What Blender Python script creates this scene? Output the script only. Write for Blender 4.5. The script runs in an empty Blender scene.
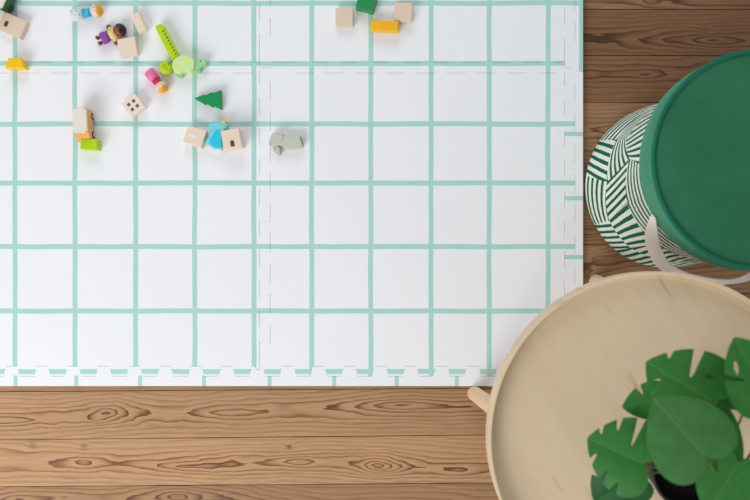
import bpy, bmesh, math, random
import numpy as np
from mathutils import Vector, Matrix, noise
from mathutils.geometry import delaunay_2d_cdt
C = bpy.context.scene.collection
PI = math.pi
MAT_Z = 0.012                 # thickness of the foam play mat
CAM_Z = MAT_Z + 1.6           # camera height, looking straight down
K = 0.002                     # metres per photo pixel on top of the mat


def W(px, py, z=MAT_Z):
    """world x, y of a photo pixel at height z"""
    s = K * (CAM_Z - z) / 1.6
    return ((px - 375) * s, (250 - py) * s)


def S(n, z=MAT_Z):
    return n * K * (CAM_Z - z) / 1.6


# ------------------------------------------------------------------ materials
def lin(c):
    out = []
    for v in c[:3]:
        v = v / 255.0
        out.append(v / 12.92 if v <= 0.04045 else ((v + 0.055) / 1.055) ** 2.4)
    return tuple(out) + (1.0,)


class NT:
    def __init__(self, name):
        self.m = bpy.data.materials.new(name)
        self.m.use_nodes = True
        self.t = self.m.node_tree
        self.n = self.t.nodes
        self.bsdf = self.n['Principled BSDF']

    def new(self, typ, **kw):
        nd = self.n.new(typ)
        for k, v in kw.items():
            setattr(nd, k, v)
        return nd

    def link(self, a, b):
        self.t.links.new(a, b)

    def put(self, sock, v):
        if hasattr(v, 'is_output'):
            self.link(v, sock)
        else:
            sock.default_value = v

    def math(self, op, a, b=0.0, c=None):
        nd = self.new('ShaderNodeMath', operation=op)
        self.put(nd.inputs[0], a)
        self.put(nd.inputs[1], b)
        if c is not None:
            self.put(nd.inputs[2], c)
        return nd.outputs[0]

    def mix(self, f, a, b, blend='MIX'):
        nd = self.new('ShaderNodeMix', data_type='RGBA', blend_type=blend)
        self.put(nd.inputs[0], f)
        self.put(nd.inputs[6], a)
        self.put(nd.inputs[7], b)
        return nd.outputs[2]

    def ramp(self, f, stops):
        nd = self.new('ShaderNodeValToRGB')
        el = nd.color_ramp.elements
        while len(el) < len(stops):
            el.new(0.5)
        for e, (p, c) in zip(el, stops):
            e.position = p
            e.color = c
        self.put(nd.inputs[0], f)
        return nd.outputs[0]

    def noise(self, vec=None, scale=5.0, detail=2.0, rough=0.5):
        nd = self.new('ShaderNodeTexNoise')
        nd.inputs['Scale'].default_value = scale
        nd.inputs['Detail'].default_value = detail
        nd.inputs['Roughness'].default_value = rough
        if vec is not None:
            self.link(vec, nd.inputs['Vector'])
        return nd.outputs['Fac']

    def mapping(self, vec, scale=(1, 1, 1), rot=(0, 0, 0), loc=(0, 0, 0)):
        nd = self.new('ShaderNodeMapping')
        nd.inputs['Scale'].default_value = scale
        nd.inputs['Rotation'].default_value = rot
        nd.inputs['Location'].default_value = loc
        self.link(vec, nd.inputs['Vector'])
        return nd.outputs[0]

    def bump(self, h, strength=0.2, dist=0.001):
        nd = self.new('ShaderNodeBump')
        nd.inputs['Strength'].default_value = strength
        nd.inputs['Distance'].default_value = dist
        self.link(h, nd.inputs['Height'])
        self.link(nd.outputs[0], self.bsdf.inputs['Normal'])

    def done(self, color, rough=0.5, spec=0.4):
        self.put(self.bsdf.inputs['Base Color'], color)
        self.put(self.bsdf.inputs['Roughness'], rough)
        self.bsdf.inputs['Specular IOR Level'].default_value = spec
        return self.m


def obj_coord(t):
    return t.new('ShaderNodeTexCoord').outputs['Object']


def uv_xy(t, name='UVMap'):
    u = t.new('ShaderNodeUVMap', uv_map=name)
    sp = t.new('ShaderNodeSeparateXYZ')
    t.link(u.outputs[0], sp.inputs[0])
    return u.outputs[0], sp.outputs[0], sp.outputs[1]


def paint(name, rgb, rough=0.45, var=0.06, spec=0.4):
    t = NT(name)
    n = t.noise(obj_coord(t), 60, 3)
    c = lin(rgb)
    d = tuple(v * (1 - var * 2) for v in c[:3]) + (1,)
    return t.done(t.mix(n, d, c), rough, spec)


def toy_wood(name, rgb):
    t = NT(name)
    v = t.mapping(obj_coord(t), (30, 220, 120))
    n = t.noise(v, 1.0, 3, 0.6)
    c = lin(rgb)
    d = tuple(x * 0.9 for x in c[:3]) + (1,)
    return t.done(t.mix(n, d, c), 0.6, 0.25)


M = {}
M['beech'] = toy_wood('pale_beech', (246, 228, 210))
M['beech_tan'] = toy_wood('tan_beech', (232, 210, 184))
M['beech_warm'] = toy_wood('warm_beech', (244, 222, 200))
M['roof_beech'] = toy_wood('roof_beech', (240, 230, 216))
M['orange'] = paint('orange_paint', (250, 176, 92))
M['green'] = paint('green_paint', (6, 150, 78))
M['car_green'] = paint('car_green_paint', (22, 98, 52))
M['block_green'] = paint('block_green_paint', (24, 146, 76))
M['lime'] = paint('lime_paint', (192, 222, 0))
M['lime_dark'] = paint('dark_lime', (92, 134, 10))
M['yellow'] = paint('yellow_paint', (255, 204, 6))
M['amber'] = paint('amber_paint', (255, 190, 6))
M['hair_orange'] = paint('orange_hair', (250, 172, 40))
M['cyan'] = paint('cyan_paint', (40, 206, 236))
M['sky'] = paint('sky_paint', (124, 220, 232))
M['teal'] = paint('teal_blue_paint', (20, 176, 216))
M['white_paint'] = paint('white_paint', (240, 240, 238))
M['skirt_pale'] = paint('pale_mint_skirt', (224, 232, 228))
M['skin_light'] = paint('light_skin', (246, 220, 200))
M['skin_brown'] = paint('brown_skin', (142, 78, 50))
M['purple'] = paint('purple_paint', (152, 74, 168))
M['lilac'] = paint('lilac_paint', (166, 92, 190))
M['cream_top'] = paint('cream_yellow', (240, 220, 138))
M['black_hair'] = paint('black_hair', (32, 34, 38), 0.35)
M['pink'] = paint('pink_paint', (244, 120, 170))
M['red'] = paint('red_paint', (216, 48, 76))
M['ink'] = paint('dark_ink', (34, 30, 30))
M['brown_ink'] = paint('brown_print', (112, 62, 48))
M['brown_window'] = paint('brown_window_print', (124, 92, 80))
M['tyre'] = paint('dark_tyre', (48, 52, 58))
M['hub'] = paint('pale_hub', (196, 204, 208))
M['stone'] = paint('grey_green_animal', (206, 208, 190))
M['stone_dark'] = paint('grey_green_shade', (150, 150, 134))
M['mint'] = paint('mint_paint', (160, 220, 160))
M['pot'] = paint('black_pot', (18, 18, 20), 0.5)
M['leg_wood'] = toy_wood('leg_wood', (240, 206, 168))
M['oval'] = paint('pale_oval', (250, 240, 228))
M['stem'] = paint('stem_green', (92, 110, 40))
M['stem_dark'] = paint('stem_brown', (74, 66, 44))

# turtle shell: pale lime with lighter blotches
t = NT('turtle_shell')
vor = t.new('ShaderNodeTexVoronoi')
vor.inputs['Scale'].default_value = 150
t.link(obj_coord(t), vor.inputs['Vector'])
f = t.math('LESS_THAN', vor.outputs['Distance'], 0.38)
M['shell'] = t.done(t.mix(f, lin((206, 234, 160)), lin((222, 238, 130))), 0.5)

# soil
t = NT('dark_soil')
n = t.noise(obj_coord(t), 120, 4, 0.7)
t.bump(n, 1.0, 0.004)
M['soil'] = t.done(t.mix(n, lin((16, 14, 12)), lin((28, 24, 20))), 0.9, 0.1)


def floor_material():
    t = NT('aged_pine_boards')
    uv, u, v = uv_xy(t)
    ring = t.new('ShaderNodeAttribute', attribute_name='ring').outputs['Fac']
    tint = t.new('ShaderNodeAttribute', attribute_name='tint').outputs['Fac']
    fib = t.noise(t.mapping(uv, (14, 520, 1)), 1.0, 4, 0.65)
    fib2 = t.noise(t.mapping(uv, (5, 110, 1)), 1.0, 3, 0.6)
    blot = t.noise(t.mapping(uv, (5, 16, 1)), 1.0, 3, 0.6)
    r = t.math('ADD', ring, t.math('MULTIPLY', t.math('SUBTRACT', fib2, 0.5), 0.7))
    fr = t.math('FRACT', r)
    late = t.ramp(fr, [(0.0, (0, 0, 0, 1)), (0.42, (.08, .08, .08, 1)), (0.66, (.45, .45, .45, 1)),
                       (0.88, (1, 1, 1, 1)), (0.97, (.9, .9, .9, 1)), (1.0, (0, 0, 0, 1))])
    amt = t.math('MULTIPLY', late, t.math('MULTIPLY_ADD', blot, 0.9, 0.35))
    core = t.new('ShaderNodeAttribute', attribute_name='core').outputs['Fac']
    amt = t.math('MULTIPLY', amt, t.math('MULTIPLY_ADD', core, 0.85, 0.4))
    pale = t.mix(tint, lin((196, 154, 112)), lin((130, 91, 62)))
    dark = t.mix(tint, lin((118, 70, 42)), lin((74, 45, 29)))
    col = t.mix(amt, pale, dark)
    fm = t.math('MULTIPLY_ADD', fib, 0.95, 0.52)
    cc = t.new('ShaderNodeCombineColor')
    for i in range(3):
        t.link(fm, cc.inputs[i])
    col = t.mix(1.0, col, cc.outputs[0], 'MULTIPLY')
    kn = t.new('ShaderNodeAttribute', attribute_name='knot').outputs['Fac']
    col = t.mix(kn, col, lin((66, 42, 28)))
    t.bump(t.math('ADD', fib, t.math('MULTIPLY', late, -0.5)), 0.25, 0.0006)
    return t.done(col, t.math('MULTIPLY_ADD', fib, 0.2, 0.5), 0.3)


M['floor'] = floor_material()
M['gap'] = paint('dark_gap', (26, 18, 12), 0.9)

MINT = lin((158, 214, 200))
WHITE = lin((236, 237, 239))


def foam_material(name, vl, hl, vmask=None, hmask=None, vhalf=2.4, hhalf=2.5):
    t = NT(name)
    uv, u, v = uv_xy(t)
    wob = t.noise(t.mapping(uv, (7, 7, 1)), 1.0, 2, 0.5)
    w2 = t.math('MULTIPLY', t.math('SUBTRACT', wob, 0.5), 0.0042)
    uu = t.math('ADD', u, w2)
    vv = t.math('ADD', v, w2)
    acc_v = acc_h = 0.0
    for px in vl:
        acc_v = t.math('MAXIMUM', acc_v, t.math('COMPARE', uu, (px - 375) * K, vhalf * K))
    for py in hl:
        acc_h = t.math('MAXIMUM', acc_h, t.math('COMPARE', vv, (250 - py) * K, hhalf * K))
    if vmask is not None and vl:
        acc_v = t.math('MULTIPLY', acc_v, t.math('LESS_THAN', v, (250 - vmask) * K))
    acc = t.math('MAXIMUM', acc_v, acc_h)
    soft = t.noise(t.mapping(uv, (3, 3, 1)), 1.0, 2)
    base = t.mix(soft, lin((238, 239, 241)), lin((246, 246, 247)))
    mint = t.mix(t.noise(t.mapping(uv, (40, 40, 1)), 1.0, 2), lin((166, 214, 204)), lin((180, 221, 213)))
    t.bump(t.noise(t.mapping(uv, (900, 900, 1)), 1.0, 2), 0.12, 0.0004)
    return t.done(t.mix(acc, base, mint), 0.62, 0.3)


VL = [-44, 15, 75, 135.7, 194.8, 254, 311.8, 370.8, 431, 489.3, 548]
HL = [-176, -116, -56, 3.2, 63.5, 124, 183, 246.6, 311, 371.6]
M['foam'] = foam_material('grid_foam', VL, HL)
M['foam_bottom'] = foam_material('border_foam', [15.6, 76.3, 140, 204.4, 269.6, 334, 397, 457, 520], [], vmask=375.5, vhalf=2)
M['foam_right'] = foam_material('side_border_foam', [], [134.2, 198.2, 257, 319], hhalf=2.1)
M['foam_corner'] = foam_material('striped_border_foam', [581.2], [-56, 3.2], vhalf=2.1)


# ------------------------------------------------------------------ object helpers
def link(name, bm, mats, parent=None, smooth=False):
    me = bpy.data.meshes.new(name)
    bmesh.ops.recalc_face_normals(bm, faces=bm.faces[:])
    bm.to_mesh(me)
    bm.free()
    if not isinstance(mats, (list, tuple)):
        mats = [mats]
    for m in mats:
        me.materials.append(m)
    if smooth:
        for p in me.polygons:
            p.use_smooth = True
    o = bpy.data.objects.new(name, me)
    C.objects.link(o)
    if parent is not None:
        o.parent = parent
    return o


def tag(o, label, cat, group=None, kind=None):
    o['label'] = label
    o['category'] = cat
    if group:
        o['group'] = group
    if kind:
        o['kind'] = kind
    return o


def thing(name, label, cat, loc, rz=0.0, group=None):
    o = bpy.data.objects.new(name, None)
    C.objects.link(o)
    o.empty_display_size = 0.02
    o.location = loc
    o.rotation_euler = (0, 0, rz)
    return tag(o, label, cat, group)


def box_bm(w, d, h, bevel=0.0015, z0=0.0, cx=0.0, cy=0.0, seg=3):
    bm = bmesh.new()
    bmesh.ops.create_cube(bm, size=1.0)
    bmesh.ops.scale(bm, vec=(w, d, h), verts=bm.verts)
    bmesh.ops.translate(bm, vec=(cx, cy, z0 + h / 2), verts=bm.verts)
    if bevel:
        bmesh.ops.bevel(bm, geom=bm.edges[:], offset=bevel, segments=seg, affect='EDGES', profile=0.5)
    return bm


def prism_bm(pts, h, z0=0.0, bevel=0.001, seg=2, sides=False):
    """extruded outline"""
    bm = bmesh.new()
    vs = [bm.verts.new((x, y, z0)) for x, y in pts]
    f = bm.faces.new(vs)
    r = bmesh.ops.extrude_face_region(bm, geom=[f])
    top = [g for g in r['geom'] if isinstance(g, bmesh.types.BMVert)]
    bmesh.ops.translate(bm, vec=(0, 0, h), verts=top)
    bmesh.ops.recalc_face_normals(bm, faces=bm.faces[:])
    if bevel:
        es = [e for e in bm.edges if abs(e.verts[0].co.z - e.verts[1].co.z) < 1e-6]
        bmesh.ops.bevel(bm, geom=es, offset=bevel, segments=seg, affect='EDGES', profile=0.5)
    return bm


def smooth_loop(pts, n=6):
    """closed Catmull-Rom curve"""
    out = []
    m = len(pts)
    for i in range(m):
        p0, p1, p2, p3 = (Vector(pts[(i + k - 1) % m]) for k in range(4))
        for j in range(n):
            s = j / n
            out.append(tuple(0.5 * ((2 * p1) + (p2 - p0) * s + (2 * p0 - 5 * p1 + 4 * p2 - p3) * s * s +
                                    (3 * p1 - p0 - 3 * p2 + p3) * s ** 3)))
    return out


def smooth_line(pts, n=8):
    out = []
    m = len(pts)
    for i in range(m - 1):
        p0 = Vector(pts[max(i - 1, 0)])
        p1 = Vector(pts[i])
        p2 = Vector(pts[i + 1])
        p3 = Vector(pts[min(i + 2, m - 1)])
        for j in range(n):
            s = j / n
            out.append(0.5 * ((2 * p1) + (p2 - p0) * s + (2 * p0 - 5 * p1 + 4 * p2 - p3) * s * s +
                              (3 * p1 - p0 - 3 * p2 + p3) * s ** 3))
    out.append(Vector(pts[-1]))
    return out


def lathe_into(bm, prof, n=48, mat=None, close=True):
    """revolve (r, z) profile about z; mat transforms"""
    rings = []
    for r, z in prof:
        if r < 1e-6:
            rings.append([bm.verts.new((0, 0, z))])
        else:
            rings.append([bm.verts.new((r * math.cos(2 * PI * i / n), r * math.sin(2 * PI * i / n), z)) for i in range(n)])
    for a, b in zip(rings, rings[1:]):
        for i in range(n):
            j = (i + 1) % n
            if len(a) == 1 and len(b) == 1:
                continue
            if len(a) == 1:
                bm.faces.new((a[0], b[i], b[j]))
            elif len(b) == 1:
                bm.faces.new((a[i], a[j], b[0]))
            else:
                bm.faces.new((a[i], a[j], b[j], b[i]))
    if mat is not None:
        vs = [v for rg in rings for v in rg]
        bmesh.ops.transform(bm, matrix=mat, verts=vs)
    return bm


def lathe_bm(prof, n=48, mat=None):
    return lathe_into(bmesh.new(), prof, n, mat)


def tube_bm(pts, rad, n=8, bm=None):
    """tube through points; rad a number or per-point list"""
    bm = bm or bmesh.new()
    pts = [Vector(p) for p in pts]
    m = len(pts)
    rads = rad if isinstance(rad, (list, tuple)) else [rad] * m
    up = Vector((0.13, 0.27, 0.95)).normalized()
    rings = []
    for i, p in enumerate(pts):
        d = (pts[min(i + 1, m - 1)] - pts[max(i - 1, 0)]).normalized()
        a = d.cross(up)
        if a.length < 0.05:
            a = d.cross(Vector((1, 0, 0)))
        a.normalize()
        b = d.cross(a)
        rings.append([bm.verts.new(p + rads[i] * (math.cos(2 * PI * k / n) * a + math.sin(2 * PI * k / n) * b)) for k in range(n)])
    for r0, r1 in zip(rings, rings[1:]):
        for k in range(n):
            bm.faces.new((r0[k], r0[(k + 1) % n], r1[(k + 1) % n], r1[k]))
    bm.faces.new(rings[0])
    bm.faces.new(rings[-1])
    return bm


def ball_bm(rx, ry, rz, loc=(0, 0, 0), rot=0.0, u=20, v=14, bm=None):
    bm = bm or bmesh.new()
    mt = Matrix.Translation(loc) @ Matrix.Rotation(rot, 4, 'Z') @ Matrix.Diagonal((rx, ry, rz, 1))
    bmesh.ops.create_uvsphere(bm, u_segments=u, v_segments=v, radius=1.0, matrix=mt)
    return bm


# ------------------------------------------------------------------ floor
def build_floor():
    rnd = random.Random(4)
    # plank seams as (y at x=0, y at x=750) in photo pixels
    seams = [(-86, -85), (-38, -37.5), (8.6, 9.3), (55.3, 55.6), (102.3, 102.6), (150.6, 151), (197.8, 198), (245, 245),
             (294, 293.4), (343.6, 340.5), (391.8, 386.5), (440, 432.3), (486.8, 481.2), (534, 530), (581, 579)]
    y0, y1 = seams[0]
    pre = []
    for k in range(1, 11):
        pre.append((y0 - 47.5 * k, y1 - 47.5 * k))
    seams = pre[::-1] + seams
    y0, y1 = seams[-1]
    for k in range(1, 11):
        seams.append((y0 + 47.5 * k, y1 + 47.5 * k))
    n0 = 10
    # eyes: board index counted from the seam list start -> [(px, py, strength, length, width, knot)]
    eyes = {}

    def eye(px, py, st, lx, ly, kn=0.0):
        for i in range(len(seams) - 1):
            f = px / 750
            a = seams[i][0] * (1 - f) + seams[i][1] * f
            b = seams[i + 1][0] * (1 - f) + seams[i + 1][1] * f
            if a <= py < b:
                x, y = W(px, py, 0)
                eyes.setdefault(i, []).append((x, y, st, S(lx, 0), S(ly, 0), kn))
    eye(107, 412, 4.2, 26, 9, .25)
    eye(300, 462, 4.0, 34, 7, .1)
    eye(379, 466, 4.6, 17, 7, .55)
    eye(289, 447, 1.5, 4, 3, .9)
    eye(712, 40, 5.0, 48, 9, .2)
    eye(705, 29, 1.6, 4, 3, .5)
    eye(645, 74, 2.6, 34, 6, .1)
    eye(588, 74, 1.4, 16, 5, .0)
    eye(650, 1, 2.0, 9, 4, .7)
    eye(588, 278, 3.0, 5, 5, .9)
    eye(18, 499, 3.0, 30, 7, .5)
    eye(178, 497, 4.0, 18, 6, .7)
    eye(33, 445, 1.2, 3.5, 3, .9)
    eye(84, 447, 1.2, 3.5, 3, .8)
    eye(20, 420, 2.4, 40, 4, .0)
    eye(225, 413, 2.6, 44, 6, .0)
    eye(400, 405, 2.2, 60, 6, .0)
    eye(460, 470, 2.2, 26, 5, .1)
    eye(85, 462, 2.6, 24, 6, .0)
    eye(180, 466, 2.4, 40, 5, .0)
    eye(610, 130, 2.8, 26, 6, .2)
    eye(600, 232, 2.4, 30, 6, .1)
    eye(596, 256, 2.0, 16, 5, .0)
    # boards painted browner towards the far side, standing in for light falloff
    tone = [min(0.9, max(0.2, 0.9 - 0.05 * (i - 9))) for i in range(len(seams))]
    XA, XB, DX = -1.7, 1.7, 0.0065
    nx = int((XB - XA) / DX)
    nv = 15
    verts, faces, ring, tint, knot, uvs, core = [], [], [], [], [], [], []
    xs = np.linspace(XA, XB, nx + 1)
    for bi in range(len(seams) - 1):
        (a0, a1), (b0, b1) = seams[bi], seams[bi + 1]
        v0 = rnd.uniform(-0.02, 0.02)
        dbase = rnd.uniform(0.012, 0.028)
        fr = rnd.uniform(95, 130)
        ph = rnd.uniform(0, 100)
        tn = rnd.random()
        off = rnd.uniform(0, 9)
        base = len(verts)
        rows = nv + 3      # a skirt row on each side
        for i, x in enumerate(xs):
            f = (x / K * (1.6 / CAM_Z) + 375) / 750
            ga = 0.0007 + 0.0005 * noise.noise(Vector((x * 5, bi * 3.1, 0)))
            gb = 0.0007 + 0.0005 * noise.noise(Vector((x * 5, bi * 3.1 + 3.1, 0)))
            ya = (250 - (a0 * (1 - f) + a1 * f)) * K * CAM_Z / 1.6 - ga
            yb = (250 - (b0 * (1 - f) + b1 * f)) * K * CAM_Z / 1.6 + gb
            mid = (ya + yb) / 2
            dn = noise.noise(Vector((x * 1.6 + ph, 0, 0))) * 0.03 + noise.noise(Vector((x * 6 + ph, 7, 0))) * 0.009
            vw = noise.noise(Vector((x * 1.1 + ph, 21, 0))) * 0.02
            ws, acc = 0.12, 0.12 * (mid + v0 + vw)
            for (ex, ey, st, lx, ly, kn) in eyes.get(bi, ()):
                wk = math.exp(-((x - ex) / (2.2 * lx + 0.02)) ** 2) * (1 if ly > S(3.5, 0) else 0)
                ws += wk
                acc += wk * ey
            pith = acc / ws
            for j in range(rows):
                if j == 0:
                    y, z = ya, -0.012
                elif j == rows - 1:
                    y, z = yb, -0.012
                else:
                    q = (j - 1) / (nv)
                    y = ya + (yb - ya) * q
                    z = 0.0 if 0 < j - 1 < nv else -0.0008
                v = y - mid
                d = dbase + dn
                r = math.sqrt((y - pith) ** 2 + d * d) * fr * 1.15
                kk = 0.0
                for (ex, ey, st, lx, ly, kn) in eyes.get(bi, ()):
                    jx = 1 + 0.5 * noise.noise(Vector((x * 30, y * 60, bi * 2.0)))
                    g = (((x - ex) / lx) ** 2 + ((y - ey) / ly) ** 2) * jx
                    if g < 9:
                        r -= 0.95 * st * math.exp(-1.1 * math.sqrt(g + 0.02)) * (1 if ly > S(3.5, 0) else -1)
                        if kn:
                            gk = ((x - ex) / S(2.6, 0)) ** 2 + ((y - ey) / S(1.8, 0)) ** 2
                            kk = max(kk, kn * math.exp(-gk))
                r += 0.5 * noise.noise(Vector((x * 9 + ph, v * 40, 3)))
                verts.append((x, y, z))
                ring.append(r)
                core.append(math.exp(-((y - pith) / 0.021) ** 2))
                wear = 0.30 * noise.noise(Vector((x * 1.3 + ph * 2, bi * 0.7, 5))) + 0.5 * (tn - 0.5)
                tint.append(min(1, max(0, tone[bi] + wear * 0.75 + 0.12 * noise.noise(Vector((x * 3.1, bi * 1.7, 9))) + 0.3 * x)))  # boards also darken to the right: light falloff painted into the tint
                knot.append(kk)
                uvs.append((x + off, v + off))
        for i in range(nx):
            for j in range(rows - 1):
                p = base + i * rows + j
                faces.append((p, p + 1, p + rows + 1, p + rows))
    me = bpy.data.meshes.new('floor')
    me.from_pydata(verts, [], faces)
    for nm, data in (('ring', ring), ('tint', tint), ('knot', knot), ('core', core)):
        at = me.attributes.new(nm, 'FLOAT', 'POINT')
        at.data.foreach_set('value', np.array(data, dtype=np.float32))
    uvl = me.uv_layers.new(name='UVMap')
    li = np.zeros(len(me.loops), dtype=np.int32)
    me.loops.foreach_get('vertex_index', li)
    uvl.data.foreach_set('uv', np.array(uvs, dtype=np.float32)[li].ravel())
    me.materials.append(M['floor'])
    me.materials.append(M['gap'])
    # dark bed under the planks, same mesh
    bm = bmesh.new()
    bm.from_mesh(me)
    r = bmesh.ops.create_cube(bm, size=1.0, matrix=Matrix.Translation((0, 0.0, -0.014)) @ Matrix.Diagonal((3.4, 3.2, 0.01, 1)))
    for v in r['verts']:
        for fc in v.link_faces:
            fc.material_index = 1
    bmesh.ops.recalc_face_normals(bm, faces=bm.faces[:])
    up = sum(1 for fc in bm.faces if fc.normal.z > 0.9)
    bm.to_mesh(me)
    bm.free()
    o = bpy.data.objects.new('floor', me)
    C.objects.link(o)
    o['kind'] = 'structure'
    o['label'] = 'worn pine floorboards running left to right'
    return o


build_floor()


# ------------------------------------------------------------------ foam puzzle mat
def teeth(a, b, start, period, length, mid, amp, slant=1.3, m=3):
    """seam from a to b along one axis: list of (t, offset); teeth of + offset start at start + k*period"""
    pts = [(a, mid)]
    k = math.floor((a - start) / period) - 1
    while True:
        s = start + k * period
        k += 1
        e = s + length
        if s > b:
            break
        if s < a + m + 2 or e > b - m - 2:
            continue
        pts += [(s + slant, mid - amp), (s - slant, mid + amp), (e + slant, mid + amp), (e - slant, mid - amp)]
    if len(pts) > 1:
        if m > 4:          # leaves the corner along the mid line
            pts = [(a, mid), (a + m - 1, mid), (a + m, mid - amp)] + pts[1:] + [(b - m, mid - amp), (b - m + 1, mid)]
        else:
            pts = [(a, mid), (a + m, mid - amp)] + pts[1:] + [(b - m, mid - amp)]
    pts.append((b, mid))
    return pts


JB = 258.0                    # bottom end of the upright seam
JX, JY = 264.8, 67.6          # where the four tiles meet
RX, BY = 569.8, 371.2         # tile edge against the border strips
XL, YT = -39.5, -236.0
EX, EY = 583.2, 386.2
v_low = [(o, t) for t, o in teeth(JY, BY, 82.5, 30.4, 17, JX, 5.4)]
v_low[-1] = (JB, BY)
v_top = [(o, t) for t, o in teeth(YT, JY, 50 - 30.4 * 12, 30.4, 15.5, JX, 5.4)]
h_left = teeth(XL, JX, 20.5, 30.6, 17, JY, 5.4, 1.3, 7.5)
h_right = teeth(JX, RX, 265.8, 30.3, 17, JY, 5.4, 1.3, 7.5)
b_left = teeth(XL, JB, 18.5, 30.75, 17, BY, 5.0, -1.3, 3.6)
b_right = teeth(JB, RX, 264.2, 30.8, 16.5, BY, 5.0, -1.3, 3.6)
b_right = b_right[:-2] + [(RX - 8.2, BY - 5), (RX - 7.4, BY), (RX, BY)]
r_low = [(o, t) for t, o in teeth(JY, BY, 84.5, 30.4, 16, RX, 5.2)]
r_top = [(o, t) for t, o in teeth(YT, JY, 84.5 - 30.4 * 14, 30.4, 16, RX, 5.2)]


def foam(name, pts, m, label, group):
    p = []
    for q in pts:
        if not p or (abs(q[0] - p[-1][0]) + abs(q[1] - p[-1][1])) > 0.05:
            p.append(q)
    if abs(p[0][0] - p[-1][0]) + abs(p[0][1] - p[-1][1]) < 0.05:
        p.pop()
    P = [Vector(W(*q)) for q in p]
    n = len(P)
    area = sum(P[i].x * P[(i + 1) % n].y - P[(i + 1) % n].x * P[i].y for i in range(n))
    sg = 1 if area > 0 else -1
    out = []
    dirs = [(P[(i + 1) % n] - P[i]).normalized() for i in range(n)]
    gaps = [0.0003 if min(abs(d.x), abs(d.y)) < 0.05 else 0.00004 for d in dirs]
    for i in range(n):
        d0, d1 = dirs[i - 1], dirs[i]
        g0, g1 = gaps[i - 1], gaps[i]
        n0 = Vector((-d0.y, d0.x)) * sg
        n1 = Vector((-d1.y, d1.x)) * sg
        den = n0.x * n1.y - n0.y * n1.x
        if abs(den) < 0.05:
            out.append(tuple(P[i] + n0 * max(g0, g1)))
        else:
            out.append((P[i].x + (g0 * n1.y - g1 * n0.y) / den, P[i].y + (n0.x * g1 - n1.x * g0) / den))
    bm = prism_bm(out, MAT_Z, 0.0, 0)
    es = [e for e in bm.edges if e.verts[0].co.z > MAT_Z - 1e-6 and e.verts[1].co.z > MAT_Z - 1e-6]
    bmesh.ops.bevel(bm, geom=es, offset=0.00012, segments=1, affect='EDGES', profile=0.5)
    uv = bm.loops.layers.uv.new('UVMap')
    for f in bm.faces:
        for l in f.loops:
            l[uv].uv = (l.vert.co.x, l.vert.co.y)
    o = link(name, bm, m)
    return tag(o, label, 'foam mat tile' if 'tile' in name else 'foam mat border', group)


GT = 'interlocking foam play mat tiles'
GB = 'edge strips of the foam play mat'
foam('foam_tile', h_left + v_low[1:] + b_left[::-1][1:], M['foam'],
     'large white foam tile with mint grid, left one beside the bare floor at the bottom', GT)
foam('foam_tile', h_right + r_low[1:] + b_right[::-1][1:] + v_low[::-1][1:], M['foam'],
     'empty white foam tile with mint grid, partly under the round table', GT)
foam('foam_tile', [(XL, YT), (JX, YT)] + v_top[1:] + h_left[::-1][1:], M['foam'],
     'white foam tile with mint grid under most of the toys, top left of photo', GT)
foam('foam_tile', [(JX, YT), (RX, YT)] + r_top[1:] + h_right[::-1][1:] + v_top[::-1][1:], M['foam'],
     'white foam tile with mint grid under the yellow brick and two plain cubes', GT)
foam('foam_border', b_left + [(JX - 2.8, EY), (XL, EY)], M['foam_bottom'],
     'narrow white foam edge strip with short mint ticks, at bottom left of the mat', GB)
foam('foam_border', b_right + [(EX, BY), (EX, EY), (JX - 2.8, EY)], M['foam_bottom'],
     'narrow white foam edge strip with short mint ticks, running to the table leg', GB)
foam('foam_border', r_low + [(EX, BY), (EX, JY + 5)], M['foam_right'],
     'narrow white foam edge strip beside the green pouf, crossed by mint ticks', GB)
foam('foam_border', r_top + [(EX, JY + 5), (EX, YT)], M['foam_corner'],
     'narrow white foam edge strip with mint stripe along its outer edge, top right', GB)

Z0 = MAT_Z + 0.0001


# ------------------------------------------------------------------ wooden blocks
def block(name, label, px, py, w, d, h, deg, m, cat='toy block', group=None, bevel=0.0014, parent_only=False):
    """w, d in photo pixels of the top face, centre of top face at px, py; h in metres"""
    zt = Z0 + h
    x, y = W(px, py, zt)
    o = link(name, box_bm(S(w, zt), S(d, zt), h, bevel), m)
    o.location = (x, y, Z0)
    o.rotation_euler = (0, 0, math.radians(deg))
    return tag(o, label, cat, group)


def add_print(parent, name, pts, h, m, th=0.0004):
    """thin painted mark on top of a block, pts local"""
    return link(name, prism_bm(pts, th, h - 0.0001, 0), m, parent)


def arch(cx, cy, w, h, n=8):
    pts = [(cx - w / 2, cy - h / 2), (cx + w / 2, cy - h / 2)]
    for i in range(n + 1):
        a = PI * i / n
        pts.append((cx + w / 2 * math.cos(a), cy + h / 2 - w / 2 + w / 2 * math.sin(a)))
    return pts


def rect(cx, cy, w, h):
    return [(cx - w / 2, cy - h / 2), (cx + w / 2, cy - h / 2), (cx + w / 2, cy + h / 2), (cx - w / 2, cy + h / 2)]


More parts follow.
